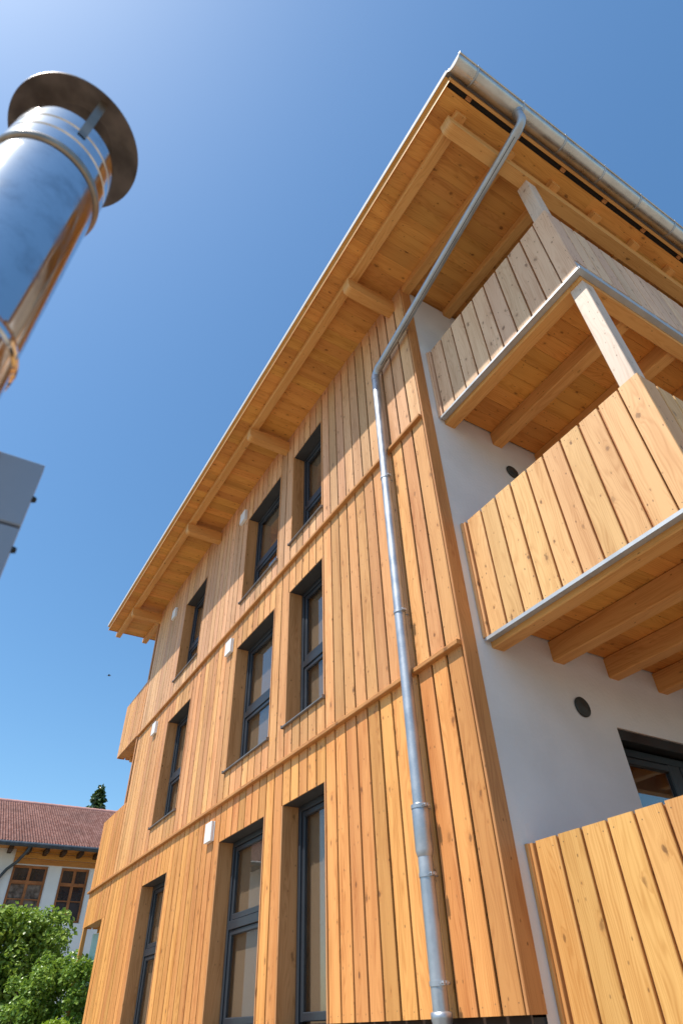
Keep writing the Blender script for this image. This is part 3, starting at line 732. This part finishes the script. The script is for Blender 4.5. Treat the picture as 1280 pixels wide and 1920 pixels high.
def leaf(mb, p, n, s, rg):
    t = n.orthogonal().normalized(); t.rotate(Matrix.Rotation(rg.uniform(0, 6.28), 3, n)); b = n.cross(t)
    w_ = s * rg.uniform(.32, .45); dn = n * (-s * .12)
    A = p; Bq = p + t * s * .45 + b * w_; Cq = p + t * s; D = p + t * s * .45 - b * w_; Mq = p + t * s * .5 + dn
    mb.idx([A, Bq, Cq, D, Mq], [(0, 4, 1), (1, 4, 2), (2, 4, 3), (3, 4, 0)], [[(0, 0)] * 3] * 4)
def bush(name, clumps, nleaf, size, mat, lab, cat, seed, base):
    rg = random.Random(seed); E_ = empty(name, base); tag(E_, lab, cat)
    tot = sum(c[3] ** 2 for c in clumps); mb = MB()
    for (x, y, z, r) in clumps:
        for _ in range(int(nleaf * r * r / tot)):
            d = rnd_unit(rg)
            if d.z < -.6: continue
            p = Vector((x, y, z)) + d * r * (rg.uniform(.62, 1.06) + .1 * math.sin(9 * d.x + 5 * d.y + 7 * d.z + x * 3))
            n = (d * .6 + rnd_unit(rg) * .8 + Vector((0, 0, .45))).normalized()
            leaf(mb, p, n, size * rg.uniform(.6, 1.25), rg)
    local(mb, base).build('foliage', mat, E_)
    mb = MB()
    for (x, y, z, r) in clumps[:9]:
        b0 = Vector(base) + Vector((rg.uniform(-.2, .2), rg.uniform(-.2, .2), 0)); mid = b0.lerp(Vector((x, y, z)), .5) + Vector((rg.uniform(-.2, .2), rg.uniform(-.2, .2), .2))
        mb.tube([b0, mid, (x, y, z)], .04, 8, radii=[.06, .035, .012])
    local(mb, base).build('stems', M['hbeam'], E_)
    return E_
rg = random.Random(3)
cl = []
for i in range(9):
    for j in range(8):
        for k in range(2):
            y = -3.5 + .42 * i + rg.uniform(-.2, .2) - .1; z = -1.1 + .43 * j + rg.uniform(-.2, .15); x = -16.5 + .75 * k + rg.uniform(-.3, .3)
            cl.append((x, min(y, -.1), min(z, 2.0), rg.uniform(.30, .48)))
for y in (-3.2, -2.6, -2.0, -1.55, -1.2, -.8, -.4, -.12): cl.append((-15.9 + rg.uniform(-.3, .3), y, 2.06 + rg.uniform(-.07, .07), .42))
bush('leafy_bush', cl, 52000, .125, leaf_mat('bush_leaves', (.10, .20, .025), (.34, .46, .08)), 'tall dense green bush at the lower left in front of the white house windows', 'bush', 11, (-16.3, -1.8, GZ))
cl = []
for i in range(9):
    for j in range(7):
        y = -.95 + .16 * i; zt = 1.28 - .1 * abs(y + .1) - (.25 if y < -.6 else 0)
        cl.append((-13.25 + rg.uniform(-.35, .3), y + rg.uniform(-.1, .1), zt - .2 - .36 * j + rg.uniform(-.1, .1), rg.uniform(.17, .27)))
cl += [(-12.72, .05, .98, .2), (-12.7, .2, .95, .22), (-12.75, -.1, .95, .2), (-12.7, .1, .6, .25), (-12.7, .1, .1, .25), (-12.72, .1, -.4, .25)]
bush('low_bush', cl, 20000, .085, leaf_mat('low_bush_leaves', (.09, .19, .025), (.28, .42, .07)), 'lower green bush at the far left corner of the larch facade, under the balcony', 'bush', 12, (-13.2, -.2, GZ))
cl = [(-12.35 + rg.uniform(-.15, .15), -.35 + rg.uniform(-.22, .3), rg.uniform(-1.1, .16), rg.uniform(.13, .2)) for _ in range(18)]
bush('young_shrub', cl, 3200, .085, leaf_mat('shrub_leaves', (.22, .36, .02), (.38, .50, .06), .45), 'small bright yellow green shrub at the foot of the larch facade', 'shrub', 13, (-12.35, -.3, GZ))
# conifer behind the house
E_ = empty('conifer_tree', (-42, 5.0, GZ)); tag(E_, 'dark green conifer tip rising behind the red tiled roof', 'tree')
mb = MB(); rg = random.Random(5)
for i in range(9000):
    t = rg.random() ** .7; z = 12.75 - t * 10.5; lay = 1 + .28 * math.sin(z * 8.0)
    rad = (.09 + 1.15 * t ** .58) * lay; a = rg.uniform(0, 6.28); q = rad * rg.uniform(.35, 1.08)
    p = Vector((-42 + q * math.cos(a), 5.0 + q * math.sin(a) + .12 * (12.6 - z) * 0, z + q * .25))
    n = (Vector((math.cos(a), math.sin(a), .5)) + rnd_unit(rg) * .7).normalized(); leaf(mb, p, n, rg.uniform(.2, .42), rg)
local(mb, (-42, 5, GZ)).build('crown', leaf_mat('conifer_needles', (.018, .05, .018), (.05, .10, .03), .15), E_)
mb = MB(); mb.tube([(-42, 5, GZ), (-42, 5, 12.3)], .2, 12, radii=[.28, .02]); local(mb, (-42, 5, GZ)).build('trunk', M['hbeam'], E_)

# ------------------------------------------------------------------ bird far off in the sky
pb = Vector((-46.190, 4.480, 22.513))
mb = MB(); mb.tube([(-.14, 0, 0), (-.09, 0, .005), (0, 0, 0), (.09, 0, .0), (.15, 0, .01)], .03, 10, radii=[.005, .03, .042, .03, .006])
for s in (-1, 1):
    mb.face([(.06, s * .03, .02), (.08, s * .14, .09), (.0, s * .27, .05), (-.05, s * .13, .07), (-.06, s * .03, .01)], [(0, 0)] * 5)
mb.face([(-.13, -.01, 0), (-.22, -.035, 0), (-.22, .035, 0), (-.13, .01, 0)], [(0, 0)] * 4)
o = mb.build('bird', M['black'], None, tuple(pb)); o.rotation_euler = (.2, 0, 1.1); tag(o, 'tiny dark bird in the blue sky left of the building', 'bird')
